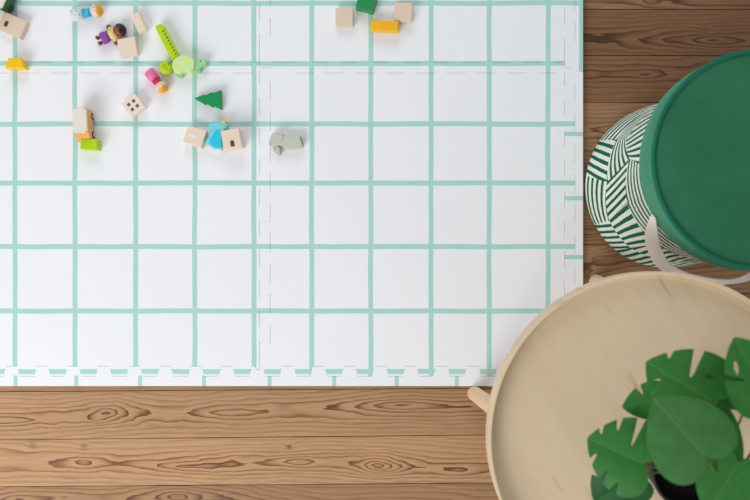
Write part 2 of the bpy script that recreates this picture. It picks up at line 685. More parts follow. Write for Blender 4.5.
GW = 'plain and printed wooden blocks on the mat'
block('wooden_block', 'plain light wooden block touching the head of the purple skirted doll', 127.2, 46.6, 18, 18, 0.017, 9.5, M['beech_warm'], group=GW)
block('wooden_block', 'slim light wooden block standing on edge, above the doll\'s block', 138.4, 22.2, 8.8, 20, 0.018, 23.5, M['beech_warm'], group=GW)
block('wooden_block', 'plain tan wooden block left of the green block at the top edge', 344.2, 16.8, 17.6, 17.6, 0.015, 0, M['beech_tan'], group=GW)
block('wooden_block', 'plain tan wooden block right of the green block at the top edge', 403.4, 11.8, 17.6, 18.5, 0.018, -1, M['beech_tan'], group=GW)
b = block('window_block', 'light wooden block printed with four small brown windows', 133, 105.2, 17.4, 17.4, 0.018, 37, M['beech'], group=GW)
for i in (-1, 1):
    for j in (-1, 1):
        add_print(b, 'window_print', rect(i * 0.0060, j * 0.0060, 0.0062, 0.0062), 0.018, M['brown_window'])
b = block('door_block', 'light wooden block with brown arched door, right of the blue bird', 231.2, 138.6, 18.6, 19, 0.035, 10, M['beech_warm'], group=GW)
add_print(b, 'door_print', arch(0.0006, -0.0095, 0.0078, 0.0125), 0.035, M['brown_ink'])
b = block('oval_block', 'light wooden block with a pale oval mark, left of the blue bird', 194.6, 136.4, 19.4, 18, 0.02, -19, M['beech_warm'], group=GW)
add_print(b, 'oval_print', [(-0.004 + 0.0085 * math.cos(a * PI / 12), 0.0 + 0.0036 * math.sin(a * PI / 12)) for a in range(24)], 0.02, M['oval'])
b = block('door_block', 'tan wooden block with small brown arched door, beside the dark green car', 12.0, 25.0, 25, 19.0, 0.014, -24, M['beech_tan'], group=GW)
add_print(b, 'door_print', arch(-0.0115, -0.0022, 0.0074, 0.0115), 0.014, M['brown_ink'])

block('green_block', 'bright green painted block at the top edge between two tan blocks', 366.6, 1.0, 18.5, 17, 0.024, -15, M['block_green'])
block('lime_block', 'small lime painted block touching the front of the orange car', 88.6, 144.2, 16.6, 10.4, 0.024, -2, M['lime'], bevel=0.001)
block('yellow_block', 'amber yellow painted brick lying below the green block', 384.6, 25.2, 28, 9.6, 0.022, -2.5, M['amber'], bevel=0.0022)


def outline_px(pts, z):
    """pixel outline -> (origin, local pts)"""
    P = [Vector(W(x, y, z)) for x, y in pts]
    c = sum(P, Vector((0, 0))) / len(P)
    return c, [tuple(p - c) for p in P]


def flat_toy(name, label, cat, pts, h, m, bevel=0.001, n=0, group=None):
    zt = Z0 + h
    if n:
        pts = smooth_loop(pts, n)
    c, loc = outline_px(pts, zt)
    o = link(name, prism_bm(loc, h, 0, bevel), m)
    o.location = (c.x, c.y, Z0)
    tag(o, label, cat, group)
    return o, c


def px_local(c, pts, z):
    return [tuple(Vector(W(x, y, z)) - c) for x, y in pts]


flat_toy('roof_block', 'yellow roof shaped block with sloping ends, below the block with the brown door', 'toy block',
         [(7.9, 57.9), (20.6, 57.9), (24.0, 68.0), (4.9, 68.0)], 0.022, M['yellow'], 0.0012)
flat_toy('toy_tree', 'flat green wooden fir tree lying on its side', 'toy tree',
         [(194, 98.2), (204, 94.4), (203.2, 95.9), (212, 92.2), (211, 93.8), (220.6, 90), (221, 109), (211.4, 105), (212.2, 106.4),
          (203.6, 102.4), (204.4, 104)][::1], 0.016, M['green'], 0.0006)

# lime ruler-like bar with a toothed edge, and the round lime piece beside it
bar, c = flat_toy('lime_bar', 'long lime wooden bar with dark zigzag teeth down one edge', 'toy',
                  [(155.0, 27.2), (156.4, 25.2), (160.6, 23.7), (162.4, 24.4), (178.6, 54.6), (171.6, 60.0)], 0.02, M['lime'], 0.001)
zt = Z0 + 0.02
A, B = Vector((163.2, 28.4)), Vector((177.6, 54.6))
inw = Vector((-0.86, 0.48))
zig = []
for k in range(8):
    p = A + (B - A) * ((k + 0.1) / 8)
    q = A + (B - A) * ((k + 0.85) / 8)
    p2, q2 = p + inw * 0.2, q + inw * 0.2
    zig.append([tuple(p2), tuple(q2), tuple(q2 + inw * 2.7)])
for tr in zig:
    link('tooth_mark', prism_bm(px_local(c, tr, zt), 0.0004, 0.0199, 0), M['lime_dark'], bar)

zt = Z0 + 0.02
bx, by = W(164.8, 67, zt)
o = link('lime_disc', lathe_bm([(0, 0), (S(5.9), 0), (S(6.5), 0.0015), (S(6.5), 0.015), (S(5.8), 0.0185), (S(3.2), 0.0198), (0, 0.02)], 32), M['lime'], smooth=True)
o.location = (bx, by, Z0)
tag(o, 'round lime wooden piece between the turtle and the pink doll', 'toy')
link('face_mark', prism_bm([(0.0065, 0.0062), (0.0082, 0.0082), (0.0094, 0.0072), (0.0078, 0.0052)], 0.001, 0.0188, 0), M['ink'], o)
for dx, dy in ((-0.004, 0.001), (0.0, -0.002), (0.003, 0.002), (-0.001, 0.005), (0.004, -0.004)):
    link('leaf_mark', prism_bm(rect(dx, dy, 0.003, 0.0012), 0.0005, 0.0197, 0), M['lime_dark'], o)

# turtle
tt = thing('toy_turtle', 'pale green wooden turtle with mint head, lying below the lime bar', 'toy animal', (*W(182.5, 65.5, Z0 + .02), Z0))
c = Vector(tt.location[:2])
zt = Z0 + 0.022
shell = smooth_loop([(171.8, 66), (173.2, 59.5), (179, 55.6), (187, 55), (193, 58), (194.6, 63), (193.6, 68.6), (190, 71.6), (185, 71.2), (180, 73.4), (174.4, 72)], 5)
link('shell', prism_bm(px_local(c, shell, zt), 0.022, 0, 0.003, 4), M['shell'], tt)
head = smooth_loop([(192.6, 61), (196, 59.8), (199.5, 58), (203.6, 58), (206, 60.8), (205.4, 64), (201.6, 65.6), (199.5, 67.5), (194.5, 68.5)], 5)
h = link('head', prism_bm(px_local(c, head, zt), 0.016, 0.001, 0.002, 3), M['mint'], tt)
e = px_local(c, [(200.6, 61.4)], Z0 + .016)[0]
link('eye', ball_bm(0.0013, 0.0013, 0.0008, (e[0], e[1], 0.0172)), M['ink'], h)
for pts in ([(193.5, 68), (198, 66.5), (200.8, 70.2), (198.4, 72.8), (194.5, 71.5)], [(175.4, 71.5), (180.5, 70.6), (183.2, 74), (181.6, 77.2), (177, 76.6)]):
    link('foot', prism_bm(px_local(c, smooth_loop(pts, 4), Z0 + .012), 0.012, 0.0005, 0.0015, 3), M['mint'], tt)

# blue bird
bt = thing('toy_bird', 'blue wooden bird with yellow beak wedged between two wooden blocks', 'toy animal', (*W(215, 136, Z0 + .02), Z0))
c = Vector(bt.location[:2])
zt = Z0 + 0.02
body = smooth_loop([(208.6, 124.4), (212.5, 122.8), (218, 122.4), (222.5, 121.8), (226.6, 123.6), (227, 127.5), (223.4, 129.6), (221.6, 133), (221.4, 142),
                    (220.8, 148), (214, 148.6), (208.6, 145.4), (205.2, 141.6), (208.6, 137.5), (210.4, 131.6)], 5)
bo = link('body', prism_bm(px_local(c, body, zt), 0.02, 0, 0.0015, 3), M['sky'], bt)
wing = smooth_loop([(216, 130.5), (220.6, 132), (221, 141), (220.6, 147.4), (213.6, 146.6), (209.4, 141.5), (212, 136)], 5)
link('wing', prism_bm(px_local(c, wing, zt + .002), 0.022, 0, 0.001, 2), M['cyan'], bt)
beak = px_local(c, [(221.4, 123.0), (223.6, 119.6), (226.0, 121.6), (225.2, 123.8)], zt)
link('beak', prism_bm(beak, 0.0206, 0.002, 0.0005), M['yellow'], bt)
e = px_local(c, [(221.2, 125)], zt)[0]
link('eye', ball_bm(0.001, 0.001, 0.0006, (e[0], e[1], 0.0201)), M['ink'], bo)
link('tail', prism_bm(px_local(c, [(206.6, 143), (213, 147.5), (220.8, 147.8), (220.6, 150), (213.8, 150.4), (207.6, 146.4)], Z0 + .012), 0.012, 0.0, 0.001), M['white_paint'], bt)

# grey animal by the tile seam
et = thing('toy_animal', 'pale grey green wooden animal alone on the mat seam, right of the door block', 'toy animal', (*W(285, 142, Z0 + .018), Z0))
c = Vector(et.location[:2])
zt = Z0 + 0.018
body = smooth_loop([(268.4, 142.8), (270.2, 137.4), (272.2, 133.2), (277, 132.6), (281.6, 135.2), (287, 135.6), (294, 135.4), (299, 135.6),
                    (300.6, 139.6), (302.2, 145.8), (297, 148), (290.5, 148.9), (284, 147.6), (279.5, 145), (274.5, 146), (270, 146.4)], 5)
bo = link('body', prism_bm(px_local(c, body, zt), 0.018, 0, 0.0018, 3), M['stone'], et)
leg = smooth_loop([(273, 145), (278.5, 145.8), (279.8, 149), (279.6, 155), (276, 153.8), (273, 150.4)], 4)
link('front_leg', prism_bm(px_local(c, leg, Z0 + .012), 0.012, 0, 0.0015, 3), M['stone'], et)
ear = smooth_loop([(277, 138), (280, 134.6), (282.8, 135.4), (282.8, 138.4), (280.6, 140.6)], 4)
link('ear', prism_bm(px_local(c, ear, zt + .001), 0.0195, 0.0, 0.0006), M['stone'], et)
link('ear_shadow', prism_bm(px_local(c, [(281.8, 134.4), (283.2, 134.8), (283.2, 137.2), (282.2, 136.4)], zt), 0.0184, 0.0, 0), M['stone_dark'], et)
link('tail', prism_bm(px_local(c, [(298.6, 136), (301, 136.6), (303.2, 145.2), (301, 146)], zt - .004), 0.014, 0, 0.0005), M['stone_dark'], et)
e = px_local(c, [(270.9, 144.0)], zt)[0]
link('eye', ball_bm(0.001, 0.001, 0.0006, (e[0], e[1], 0.0181)), M['ink'], bo)


# ------------------------------------------------------------------ toy cars
def car(label, px, py, deg, paint_m, L=0.061, Wd=0.0285):
    """standing car, nose towards local -y; px, py = centre of the roof"""
    hz = 0.040
    x, y = W(px, py, Z0 + hz)
    t = thing('toy_car', label, 'toy car', (x, y, Z0), math.radians(deg))
    # side profile extruded across: (y, z)
    prof = [(0.024, 0.006), (0.025, 0.012), (0.0245, 0.0345), (0.0225, 0.0362), (-0.020, 0.0362), (-0.0245, 0.026), (-0.036, 0.0215), (-0.0385, 0.017), (-0.038, 0.006)]
    bm = bmesh.new()
    rows = []
    for xx in (-Wd / 2, Wd / 2):
        rows.append([bm.verts.new((xx, a, z)) for a, z in prof])
    n = len(prof)
    bm.faces.new(rows[0])
    bm.faces.new(rows[1])
    for i in range(n):
        bm.faces.new((rows[0][i], rows[0][(i + 1) % n], rows[1][(i + 1) % n], rows[1][i]))
    bmesh.ops.recalc_face_normals(bm, faces=bm.faces[:])
    bmesh.ops.bevel(bm, geom=bm.edges[:], offset=0.0012, segments=2, affect='EDGES')
    body = link('body', bm, paint_m, t)
    r = box_bm(Wd * 0.99, 0.049, 0.0042, 0.0, 0.0358, 0, 0.001)
    ve = [e for e in r.edges if abs(e.verts[0].co.z - e.verts[1].co.z) > 0.001]
    bmesh.ops.bevel(r, geom=ve, offset=0.0034, segments=5, affect='EDGES')
    te = [e for e in r.edges if min(v.co.z for v in e.verts) > 0.0398]
    bmesh.ops.bevel(r, geom=te, offset=0.0012, segments=2, affect='EDGES')
    link('roof', r, M['roof_beech'], t)
    for sx in (-1, 1):
        for yy in (0.0135, -0.0235):
            mt = Matrix.Translation((sx * Wd / 2, yy, 0.0075)) @ Matrix.Rotation(PI / 2, 4, 'Y')
            wp = [(0, -0.0024), (0.0064, -0.0024), (0.0072, -0.0016), (0.0072, 0.0004), (0.0066, 0.0012), (0, 0.0012)]
            w = link('wheel', lathe_bm(wp, 24, mt), M['tyre'], t)
            mt = Matrix.Translation((sx * (Wd / 2 + 0.0012), yy, 0.0075)) @ Matrix.Rotation(PI / 2, 4, 'Y')
            link('hub', lathe_bm([(0, -0.0007), (0.0042, -0.0007), (0.0042, 0.0005), (0, 0.0008)], 20, mt), M['hub'], w)
        wy = link('side_window', box_bm(0.0008, 0.026, 0.009, 0.0003, 0.022, sx * Wd / 2, 0.004, 1), M['orange' if paint_m is M['orange'] else 'car_green'], t)
    return t


car('orange wooden toy car with pale beech roof', 79.6, 120.8, 2.5, M['orange'])
car('dark green wooden toy car with tan roof, cut off by the top left corner', -0.3, -5.4, 155, M['car_green'])


# ------------------------------------------------------------------ doll figures (lying on their backs)
def doll(label, feet, head, skirt_m, top_m, skin_m, hair_m, sleeve=None, r_px=6.0, dots=False, arms=False, legs=True, belt=None, hair_t=0.12, waist=0.56):
    """feet, head: pixel points of the feet end and the centre of the head; axis local +x"""
    hr = S(r_px)
    f = Vector(W(*feet, Z0 + hr))
    g = Vector(W(*head, Z0 + hr))
    d = g - f
    L = d.length
    t = thing('toy_doll', label, 'toy figure', (f.x, f.y, Z0), math.atan2(d.y, d.x))
    to_x = Matrix.Translation((0, 0, hr * 0.88)) @ Matrix.Rotation(PI / 2, 4, 'Y')
    b0 = 0.14 * L if legs else 0.0
    w0, w1 = hr * 0.95, hr * 0.72
    mid = b0 + (L - hr * 0.7 - b0) * waist
    end = L - hr * 0.62
    sk = link('skirt', lathe_bm([(0, b0), (w0 * 0.92, b0), (w0, b0 + 0.0015), ((w0 * .9 + w1 * .1), (b0 + mid) / 2), (w1 * 1.05, mid), (0, mid)], 24, to_x), skirt_m, t, True)
    to = link('torso', lathe_bm([(0, mid - .0005), (w1 * 1.04, mid - .0005), (w1 * 0.98, (mid + end) / 2), (w1 * 0.78, end - .001), (0, end)], 24, to_x), top_m, t, True)
    if belt:
        link('belt', lathe_bm([(w1 * 1.0, mid - .0022), (w1 * 1.12, mid - .0022), (w1 * 1.1, mid + .0012), (w1 * 1.0, mid + .0012)], 24, to_x), belt, t, True)
    if dots:
        rr = random.Random(2)
        for k in range(4):
            xx = b0 + 0.002 + (mid - b0 - .004) * (k + .5) / 4
            yy = (-1) ** k * w0 * 0.35
            link('dot', ball_bm(0.0009, 0.0009, 0.0006, (xx, yy, hr * .88 + math.sqrt(max(w0 ** 2 * .9 - yy * yy, 0)))), M['tyre'], sk)
        for k in range(3):
            yy = (k - 1) * w1 * 0.55
            link('dot', ball_bm(0.0011, 0.0011, 0.0006, ((mid + end) / 2, yy, hr * .88 + math.sqrt(max(w1 ** 2 * .97 - yy * yy, 0)))), M['white_paint'], to)
    hd = link('head', ball_bm(hr, hr, hr, (L, 0, hr)), skin_m, t, True)
    # hair: shell over the crown end of the head
    bm = bmesh.new()
    bmesh.ops.create_uvsphere(bm, u_segments=24, v_segments=18, radius=hr * 1.07, matrix=Matrix.Translation((L, 0, hr * 1.0)) @ Matrix.Rotation(PI / 2, 4, 'Y'))
    kill = [v for v in bm.verts if (v.co.x - L) < hr * (hair_t + 0.12 * math.cos(6 * math.atan2(v.co.y, v.co.z - hr))) and v.co.z > hr * 0.75 or (v.co.x - L) < -hr * 0.25]
    bmesh.ops.delete(bm, geom=kill, context='VERTS')
    for v in bm.verts:
        v.co.z = max(v.co.z, 0.0002)
    ho = link('hair', bm, hair_m, t, True)
    for s in (-1, 1):
        a = hr * 0.3 * s
        xx = -hr * 0.12
        link('eye', ball_bm(0.0009, 0.0009, 0.0005, (L + xx, a, hr + math.sqrt(hr * hr - a * a - xx * xx))), M['ink'], hd)
    xx = -hr * 0.5
    link('mouth', ball_bm(0.0005, 0.0013, 0.0004, (L + xx, 0, hr + math.sqrt(hr * hr - xx * xx))), M['red'], hd)
    if arms:
        for s in (-1, 1):
            pts = smooth_line([(end - .003, s * w1 * .6, hr * .95), ((mid + end) / 2 - .001, s * w1 * 1.25, hr * 0.8), ((mid + end) / 2 - .0025, s * w1 * 1.9, hr * 0.6)], 5)
            link('arm', tube_bm(pts, [0.0032] * len(pts), 10), top_m, t, True)
            p = pts[-1]
            link('hand', ball_bm(0.0048, 0.0048, 0.0046, p), skin_m, t, True)
    if legs:
        for s in (-1, 1):
            lo = link('leg', tube_bm([(b0 + .002, s * w0 * .42, hr * .7), (b0 * .5, s * w0 * .45, hr * .68), (0.0, s * w0 * .5, hr * .72)], [0.0031, 0.0031, 0.0036], 12), skin_m, t, True)
            link('shoe', ball_bm(0.0034, 0.0044, 0.0052, (-0.0008, s * w0 * .5, hr * .85)), skin_m if arms else top_m, t, True)
    return t


doll('small doll figure with orange hair, blue top and pale spotted skirt', (71.5, 15.6), (96.2, 10.6), M['skirt_pale'], M['teal'], M['skin_light'], M['hair_orange'], r_px=6.2, dots=True, legs=False)
doll('small doll figure with black hair, yellow top and purple skirt', (98.5, 40.2), (119.6, 30.4), M['purple'], M['cream_top'], M['skin_brown'], M['black_hair'], r_px=6.4, arms=True, hair_t=-0.02)
doll('small doll figure in pink and red with orange hair, left of the turtle', (148.6, 71.4), (161.9, 87.0), M['pink'], M['red'], M['skin_light'], M['hair_orange'], r_px=5.8, legs=False, belt=M['red'], waist=0.7)


# ------------------------------------------------------------------ pouf
def velvet(name, a, b):
    t = NT(name)
    n = t.noise(t.mapping(obj_coord(t), (9, 9, 9)), 1.0, 4, 0.6)
    n2 = t.noise(t.mapping(obj_coord(t), (4, 4, 4), loc=(3, 1, 0)), 1.0, 2, 0.5)
    f = t.math('ADD', t.math('MULTIPLY', n, 0.6), t.math('MULTIPLY', n2, 0.5))
    t.bump(t.noise(obj_coord(t), 700, 2), 0.15, 0.0005)
    t.bsdf.inputs['Sheen Weight'].default_value = 0.35
    t.bsdf.inputs['Sheen Roughness'].default_value = 0.4
    t.bsdf.inputs['Sheen Tint'].default_value = lin((120, 200, 160))
    return t.done(t.mix(f, lin(a), lin(b)), 0.75, 0.15)


M['velvet'] = velvet('green_velvet', (20, 80, 54), (62, 132, 96))
M['velvet_side'] = velvet('green_velvet_side', (54, 124, 94), (78, 146, 116))
M['piping'] = velvet('piping_velvet', (18, 92, 72), (34, 122, 96))
M['strap'] = paint('cream_strap', (252, 249, 242), 0.85, 0.04, 0.1)


def stripes():
    t = NT('striped_patchwork')
    uv, u, v = uv_xy(t)
    n = t.noise(t.mapping(uv, (1.5, 1.5, 1)), 1.0, 2)
    uu = t.math('ADD', u, t.math('MULTIPLY', t.math('SUBTRACT', n, 0.5), 0.12))
    fr = t.math('FRACT', uu)
    f = t.math('GREATER_THAN', fr, 0.47)
    fab = t.noise(obj_coord(t), 500, 2)
    g = t.mix(fab, lin((16, 86, 58)), lin((36, 112, 82)))
    w = t.mix(fab, lin((222, 226, 214)), lin((240, 242, 232)))
    return t.done(t.mix(f, g, w), 0.85, 0.1)


M['stripes'] = stripes()

PR, PH, PLID = 0.163, 0.408, 0.352
pbx, pby = W(664.5, 187, 0)
ptx, pty = W(762.5, 159.5, PH)
LEAN = Vector((ptx - pbx, pty - pby))
pouf = thing('pouf', 'round green velvet pouf with green and white striped patchwork sides', 'pouf', (pbx, pby, 0))


def lean(z):
    k = z / PH
    return LEAN * k


# body patches: control grid in (angle, height)
def pouf_body():
    rnd = random.Random(11)
    cols = [96, 122, 150, 177, 206, 236, 262, 290, 320, 350, 380, 410, 456]
    zs = [0.0, 0.115, 0.205, PLID + 0.004]
    nc = len(cols)
    P = {}
    for i in range(nc):
        for j in range(4):
            a, z = cols[i], zs[j]
            if 0 < i < nc - 1:
                a += rnd.uniform(-7, 7)
            if j in (1, 2) and 0 < i < nc - 1:
                z += rnd.uniform(-0.032, 0.032)
            P[i, j] = (a, z)
    for j in range(4):
        P[nc - 1, j] = (P[0, j][0] + 360, P[0, j][1])
    # orientation per cell ('r' = stripes run up the side, 't' = stripes run around) and count
    plan = {}
    vis = {0: 'trr', 1: 'ttr', 2: 'rtr', 3: 'trt', 4: 'rrt', 5: 'rrt', 6: 'rtt'}
    for i in range(nc - 1):
        for j in range(3):
            typ = vis[i][j] if i in vis else rnd.choice('rt')
            size = math.radians(cols[i + 1] - cols[i]) * PR if typ == 'r' else zs[j + 1] - zs[j]
            plan[i, j] = typ + str(round(size / (0.0158 if typ == 'r' else (0.021 if j == 0 else 0.0168))))
    bm = bmesh.new()
    uv = bm.loops.layers.uv.new('UVMap')
    N = 10
    cache = {}

    def vert(a, z):
        key = (round((a % 360), 3), round(z, 6))
        if key not in cache:
            A = math.radians(a)
            r = PR
            if z < 0.006:
                r = PR - 0.004 + math.sqrt(max(0, 0.004 ** 2 - (0.006 - max(z, 0.002)) ** 2)) if z < 0.006 else PR
            q = min(1, z / 0.2)
            r -= 0.0145 * q * q * (3 - 2 * q) + 0.003 * max(0, (z - 0.2) / 0.15)
            o = lean(z)
            cache[key] = bm.verts.new((o.x + r * math.cos(A), o.y + r * math.sin(A), z))
        return cache[key]
    for (i, j), pl in plan.items():
        p00, p10, p01, p11 = P[i, j], P[i + 1, j], P[i, j + 1], P[i + 1, j + 1]
        typ, cnt = pl[0], int(pl[1:])
        sk = rnd.uniform(-0.8, 0.8)

        def at(s, q):
            a = (p00[0] * (1 - s) + p10[0] * s) * (1 - q) + (p01[0] * (1 - s) + p11[0] * s) * q
            z = (p00[1] * (1 - s) + p10[1] * s) * (1 - q) + (p01[1] * (1 - s) + p11[1] * s) * q
            return vert(a, z)

        def tex(s, q):
            if typ == 'r':
                return (s * cnt + sk * q, q * 3 + i)
            return (q * cnt + sk * 1.5 * s, s * 3 + i)
        for x in range(N):
            for y in range(N):
                cs = [(x / N, y / N), ((x + 1) / N, y / N), ((x + 1) / N, (y + 1) / N), (x / N, (y + 1) / N)]
                vs = [at(*q) for q in cs]
                if len(set(vs)) < 4:
                    continue
                fc = bm.faces.new(vs)
                for l, q in zip(fc.loops, cs):
                    l[uv].uv = tex(*q)
    bm.normal_update()
    return link('body', bm, M['stripes'], pouf, True)


pouf_body()
# lid: side band, top cushion, piping
LO = lean(PH)
bm = lathe_bm([(PR - 0.03, PLID + 0.001), (PR - 0.004, PLID - 0.001), (PR + 0.0035, PLID - 0.002), (PR + 0.005, PLID + 0.004), (PR + 0.0042, PH - 0.004), (PR + 0.001, PH)], 96)
for v in bm.verts:
    o = lean(v.co.z)
    v.co.x += o.x
    v.co.y += o.y
lid = link('lid', bm, M['velvet_side'], pouf, True)
prof = [(PR + 0.002, PH - 0.003)]
for k in range(1, 15):
    r = (PR + 0.001) * (1 - k / 14)
    q = r / PR
    prof.append((r, PH - 0.002 + 0.013 * (1 - q ** 2.4)))
bm = lathe_bm(prof, 96, Matrix.Translation((LO.x, LO.y, 0)))
link('seat_cushion', bm, M['velvet'], pouf, True)
ring_pts = []
bm = bmesh.new()
n = 96
rings = []
for i in range(n):
    a = 2 * PI * i / n
    row = []
    for k in range(10):
        b2 = 2 * PI * k / 10
        r = PR + 0.0012 + 0.0034 * math.cos(b2)
        row.append(bm.verts.new((LO.x + r * math.cos(a), LO.y + r * math.sin(a), PH - 0.0008 + 0.0034 * math.sin(b2))))
    rings.append(row)
for i in range(n):
    for k in range(10):
        bm.faces.new((rings[i][k], rings[(i + 1) % n][k], rings[(i + 1) % n][(k + 1) % 10], rings[i][(k + 1) % 10]))
link('piping', bm, M['piping'], pouf, True)


# carry strap hanging from the lid
def strap():
    pth = [(658, 214, .366), (656.5, 224, .335), (656, 240, .275), (660, 261, .212), (680, 275, .17), (708, 281, .16), (736, 281, .19), (755, 274, .25), (768, 265, .33), (772, 262, .366)]
    ctr = smooth_line([Vector((*(Vector(W(a, b, z)) - Vector((pbx, pby))), z)) for a, b, z in pth], 8)
    for p in ctr:
        o = lean(p.z)
        q = Vector((p.x - o.x, p.y - o.y))
        if q.length < PR + 0.0075:
            q = q.normalized() * (PR + 0.0075)
            p.x, p.y = q.x + o.x, q.y + o.y
    m = len(ctr)
    bm = bmesh.new()
    rows = []
    for i, p in enumerate(ctr):
        d = (ctr[min(i + 1, m - 1)] - ctr[max(i - 1, 0)]).normalized()
        o = lean(p.z)
        rad = Vector((p.x - o.x, p.y - o.y, 0)).normalized()
        s = i / (m - 1)
        wid = d.cross(rad).normalized()
        tw = 0.55 * math.sin(PI * s)
        wid = (wid * math.cos(tw) + rad * math.sin(tw)).normalized()
        nrm = d.cross(wid).normalized()
        hw = 0.0045 + 0.008 * min(1, s / 0.18, (1 - s) / 0.18)
        rows.append([bm.verts.new(p + wid * a * hw + nrm * b * 0.0009) for a, b in ((-1, -1), (1, -1), (1, 1), (-1, 1))])
    for a, b in zip(rows, rows[1:]):
        for k in range(4):
            bm.faces.new((a[k], a[(k + 1) % 4], b[(k + 1) % 4], b[k]))
    bm.faces.new(rows[0])
    bm.faces.new(rows[-1])
    o = link('strap', bm, M['strap'], pouf)
    o['label'] = 'cream fabric carry strap'


strap()


# ------------------------------------------------------------------ tray table
def veneer(name, rgb_a, rgb_b, rgb_c, deg):
    t = NT(name)
    v = t.mapping(obj_coord(t), (1, 1, 1), (0, 0, math.radians(deg)))
    n1 = t.noise(t.mapping(v, (3.2, 28, 6)), 1.0, 4, 0.6)
    n2 = t.noise(t.mapping(v, (10, 300, 20)), 1.0, 3, 0.6)
    n3 = t.noise(t.mapping(v, (2.2, 4, 2)), 1.0, 2, 0.5)
    st = t.noise(t.mapping(v, (9, 75, 4), loc=(4, 2, 0)), 1.0, 1, 0.4)
    c = t.mix(n1, lin(rgb_a), lin(rgb_b))
    c = t.mix(t.math('MULTIPLY', n2, 0.35), c, lin(rgb_c))
    c = t.mix(t.math('MULTIPLY', n3, 0.5), c, lin(rgb_c))
    streak = t.ramp(st, [(0.0, (0, 0, 0, 1)), (0.68, (0, 0, 0, 1)), (0.80, (1, 1, 1, 1)), (1.0, (1, 1, 1, 1))])
    c = t.mix(t.math('MULTIPLY', streak, 0.4), c, lin((166, 124, 84)))
    t.bump(n2, 0.06, 0.0004)
    return t.done(c, 0.42, 0.35)


M['veneer'] = veneer('ash_veneer', (208, 183, 146), (235, 214, 182), (219, 194, 159), 56)
M['rim'] = veneer('rim_wood', (222, 194, 156), (236, 214, 182), (228, 202, 166), 0)
M['rim_side'] = veneer('rim_side_wood', (214, 184, 146), (232, 208, 174), (224, 196, 158), 0)

TR, TZ = 0.2515, 0.42
tx, ty = W(657, 440, TZ)
table = thing('tray_table', 'round light wood tray table with raised rim and four legs', 'table', (tx, ty, 0))
link('tabletop', lathe_bm([(0, TZ - 0.033), (TR - 0.005, TZ - 0.033), (TR - 0.003, TZ - 0.018), (TR - 0.006, TZ - 0.018), (TR - 0.012, TZ - 0.02), (0, TZ - 0.02)], 128), M['veneer'], table)
rp = [(TR - 0.0055, TZ - 0.02), (TR - 0.0058, TZ - 0.002), (TR - 0.0045, TZ), (TR - 0.0008, TZ), (TR, TZ - 0.002), (TR - 0.001, TZ - 0.036), (TR - 0.004, TZ - 0.038), (TR - 0.006, TZ - 0.034)]
bm = lathe_bm(rp + [rp[0]], 128)
bmesh.ops.remove_doubles(bm, verts=bm.verts[:], dist=1e-6)
link('rim', bm, M['rim'], table, False)
fx, fy = W(474.5, 392.5, 0)
base_a = math.atan2(fy - ty, fx - tx)
for k in range(4):
    a = base_a - k * math.radians(97 if k == 1 else 91)
    p0 = Vector((0.222 * math.cos(a), 0.222 * math.sin(a), 0.0))
    p1 = Vector((0.178 * math.cos(a), 0.178 * math.sin(a), TZ - 0.034))
    pts = [p0 + (p1 - p0) * q for q in (0, 0.006, 0.016, 0.03, 0.5, 1.0)]
    link('leg', tube_bm(pts, [0.008, 0.0118, 0.014, 0.0148, 0.0155, 0.016], 20), M['leg_wood'], table, True)

# ------------------------------------------------------------------ potted monstera
PZ = TZ - 0.0197
gx, gy = W(690, 471, PZ + 0.095)
plant = thing('potted_monstera', 'green monstera plant in a black pot on the round table', 'potted plant', (gx, gy, PZ))
link('pot', lathe_bm([(0, 0), (0.040, 0), (0.043, 0.003), (0.052, 0.092), (0.054, 0.093), (0.054, 0.098), (0.050, 0.098), (0.049, 0.08), (0, 0.08)], 48), M['pot'], plant, True)
bm = bmesh.new()
prof = [(0.0488, 0.083), (0.04, 0.0845), (0.02, 0.086), (0, 0.0865)]
link('soil', lathe_into(bm, prof, 32), M['soil'], plant, True)


def leaf_material(name, a, b, vein):
    t = NT(name)
    uv, u, v = uv_xy(t)
    au = t.math('ABSOLUTE', u)
    mid = t.math('LESS_THAN', au, 0.009)
    ph = t.math('FRACT', t.math('MULTIPLY', t.math('SUBTRACT', v, t.math('MULTIPLY', au, 0.55)), 6.5))
    lat = t.math('COMPARE', ph, 0.5, 0.055)
    vn = t.math('MAXIMUM', mid, t.math('MULTIPLY', lat, 0.22))
    n = t.noise(t.mapping(uv, (5, 5, 1)), 1.0, 3)
    c = t.mix(n, lin(a), lin(b))
    c = t.mix(t.math('MULTIPLY', vn, 0.3), c, lin(vein))
    t.bump(t.math('ADD', ph, n), 0.12, 0.002)
    t.bsdf.inputs['Subsurface Weight'].default_value = 0.0
    t.bsdf.inputs['Transmission Weight'].default_value = 0.0
    m = t.done(c, 0.5, 0.25)
    tr = t.new('ShaderNodeBsdfTranslucent')
    t.put(tr.inputs[0], c)
    mx = t.new('ShaderNodeMixShader')
    mx.inputs[0].default_value = 0.22
    out = t.n['Material Output']
    t.link(t.bsdf.outputs[0], mx.inputs[1])
    t.link(tr.outputs[0], mx.inputs[2])
    t.link(mx.outputs[0], out.inputs[0])
    return m


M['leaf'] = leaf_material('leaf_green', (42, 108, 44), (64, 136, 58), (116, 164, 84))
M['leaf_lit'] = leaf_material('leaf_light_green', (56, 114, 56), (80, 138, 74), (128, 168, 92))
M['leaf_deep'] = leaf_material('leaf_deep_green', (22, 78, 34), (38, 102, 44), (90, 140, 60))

HALF = [(0.0, 0.02), (0.10, -0.10), (0.25, -0.15), (0.40, -0.09), (0.49, 0.08), (0.50, 0.28), (0.45, 0.50), (0.34, 0.70), (0.19, 0.87), (0.06, 0.97), (0.0, 1.0)]


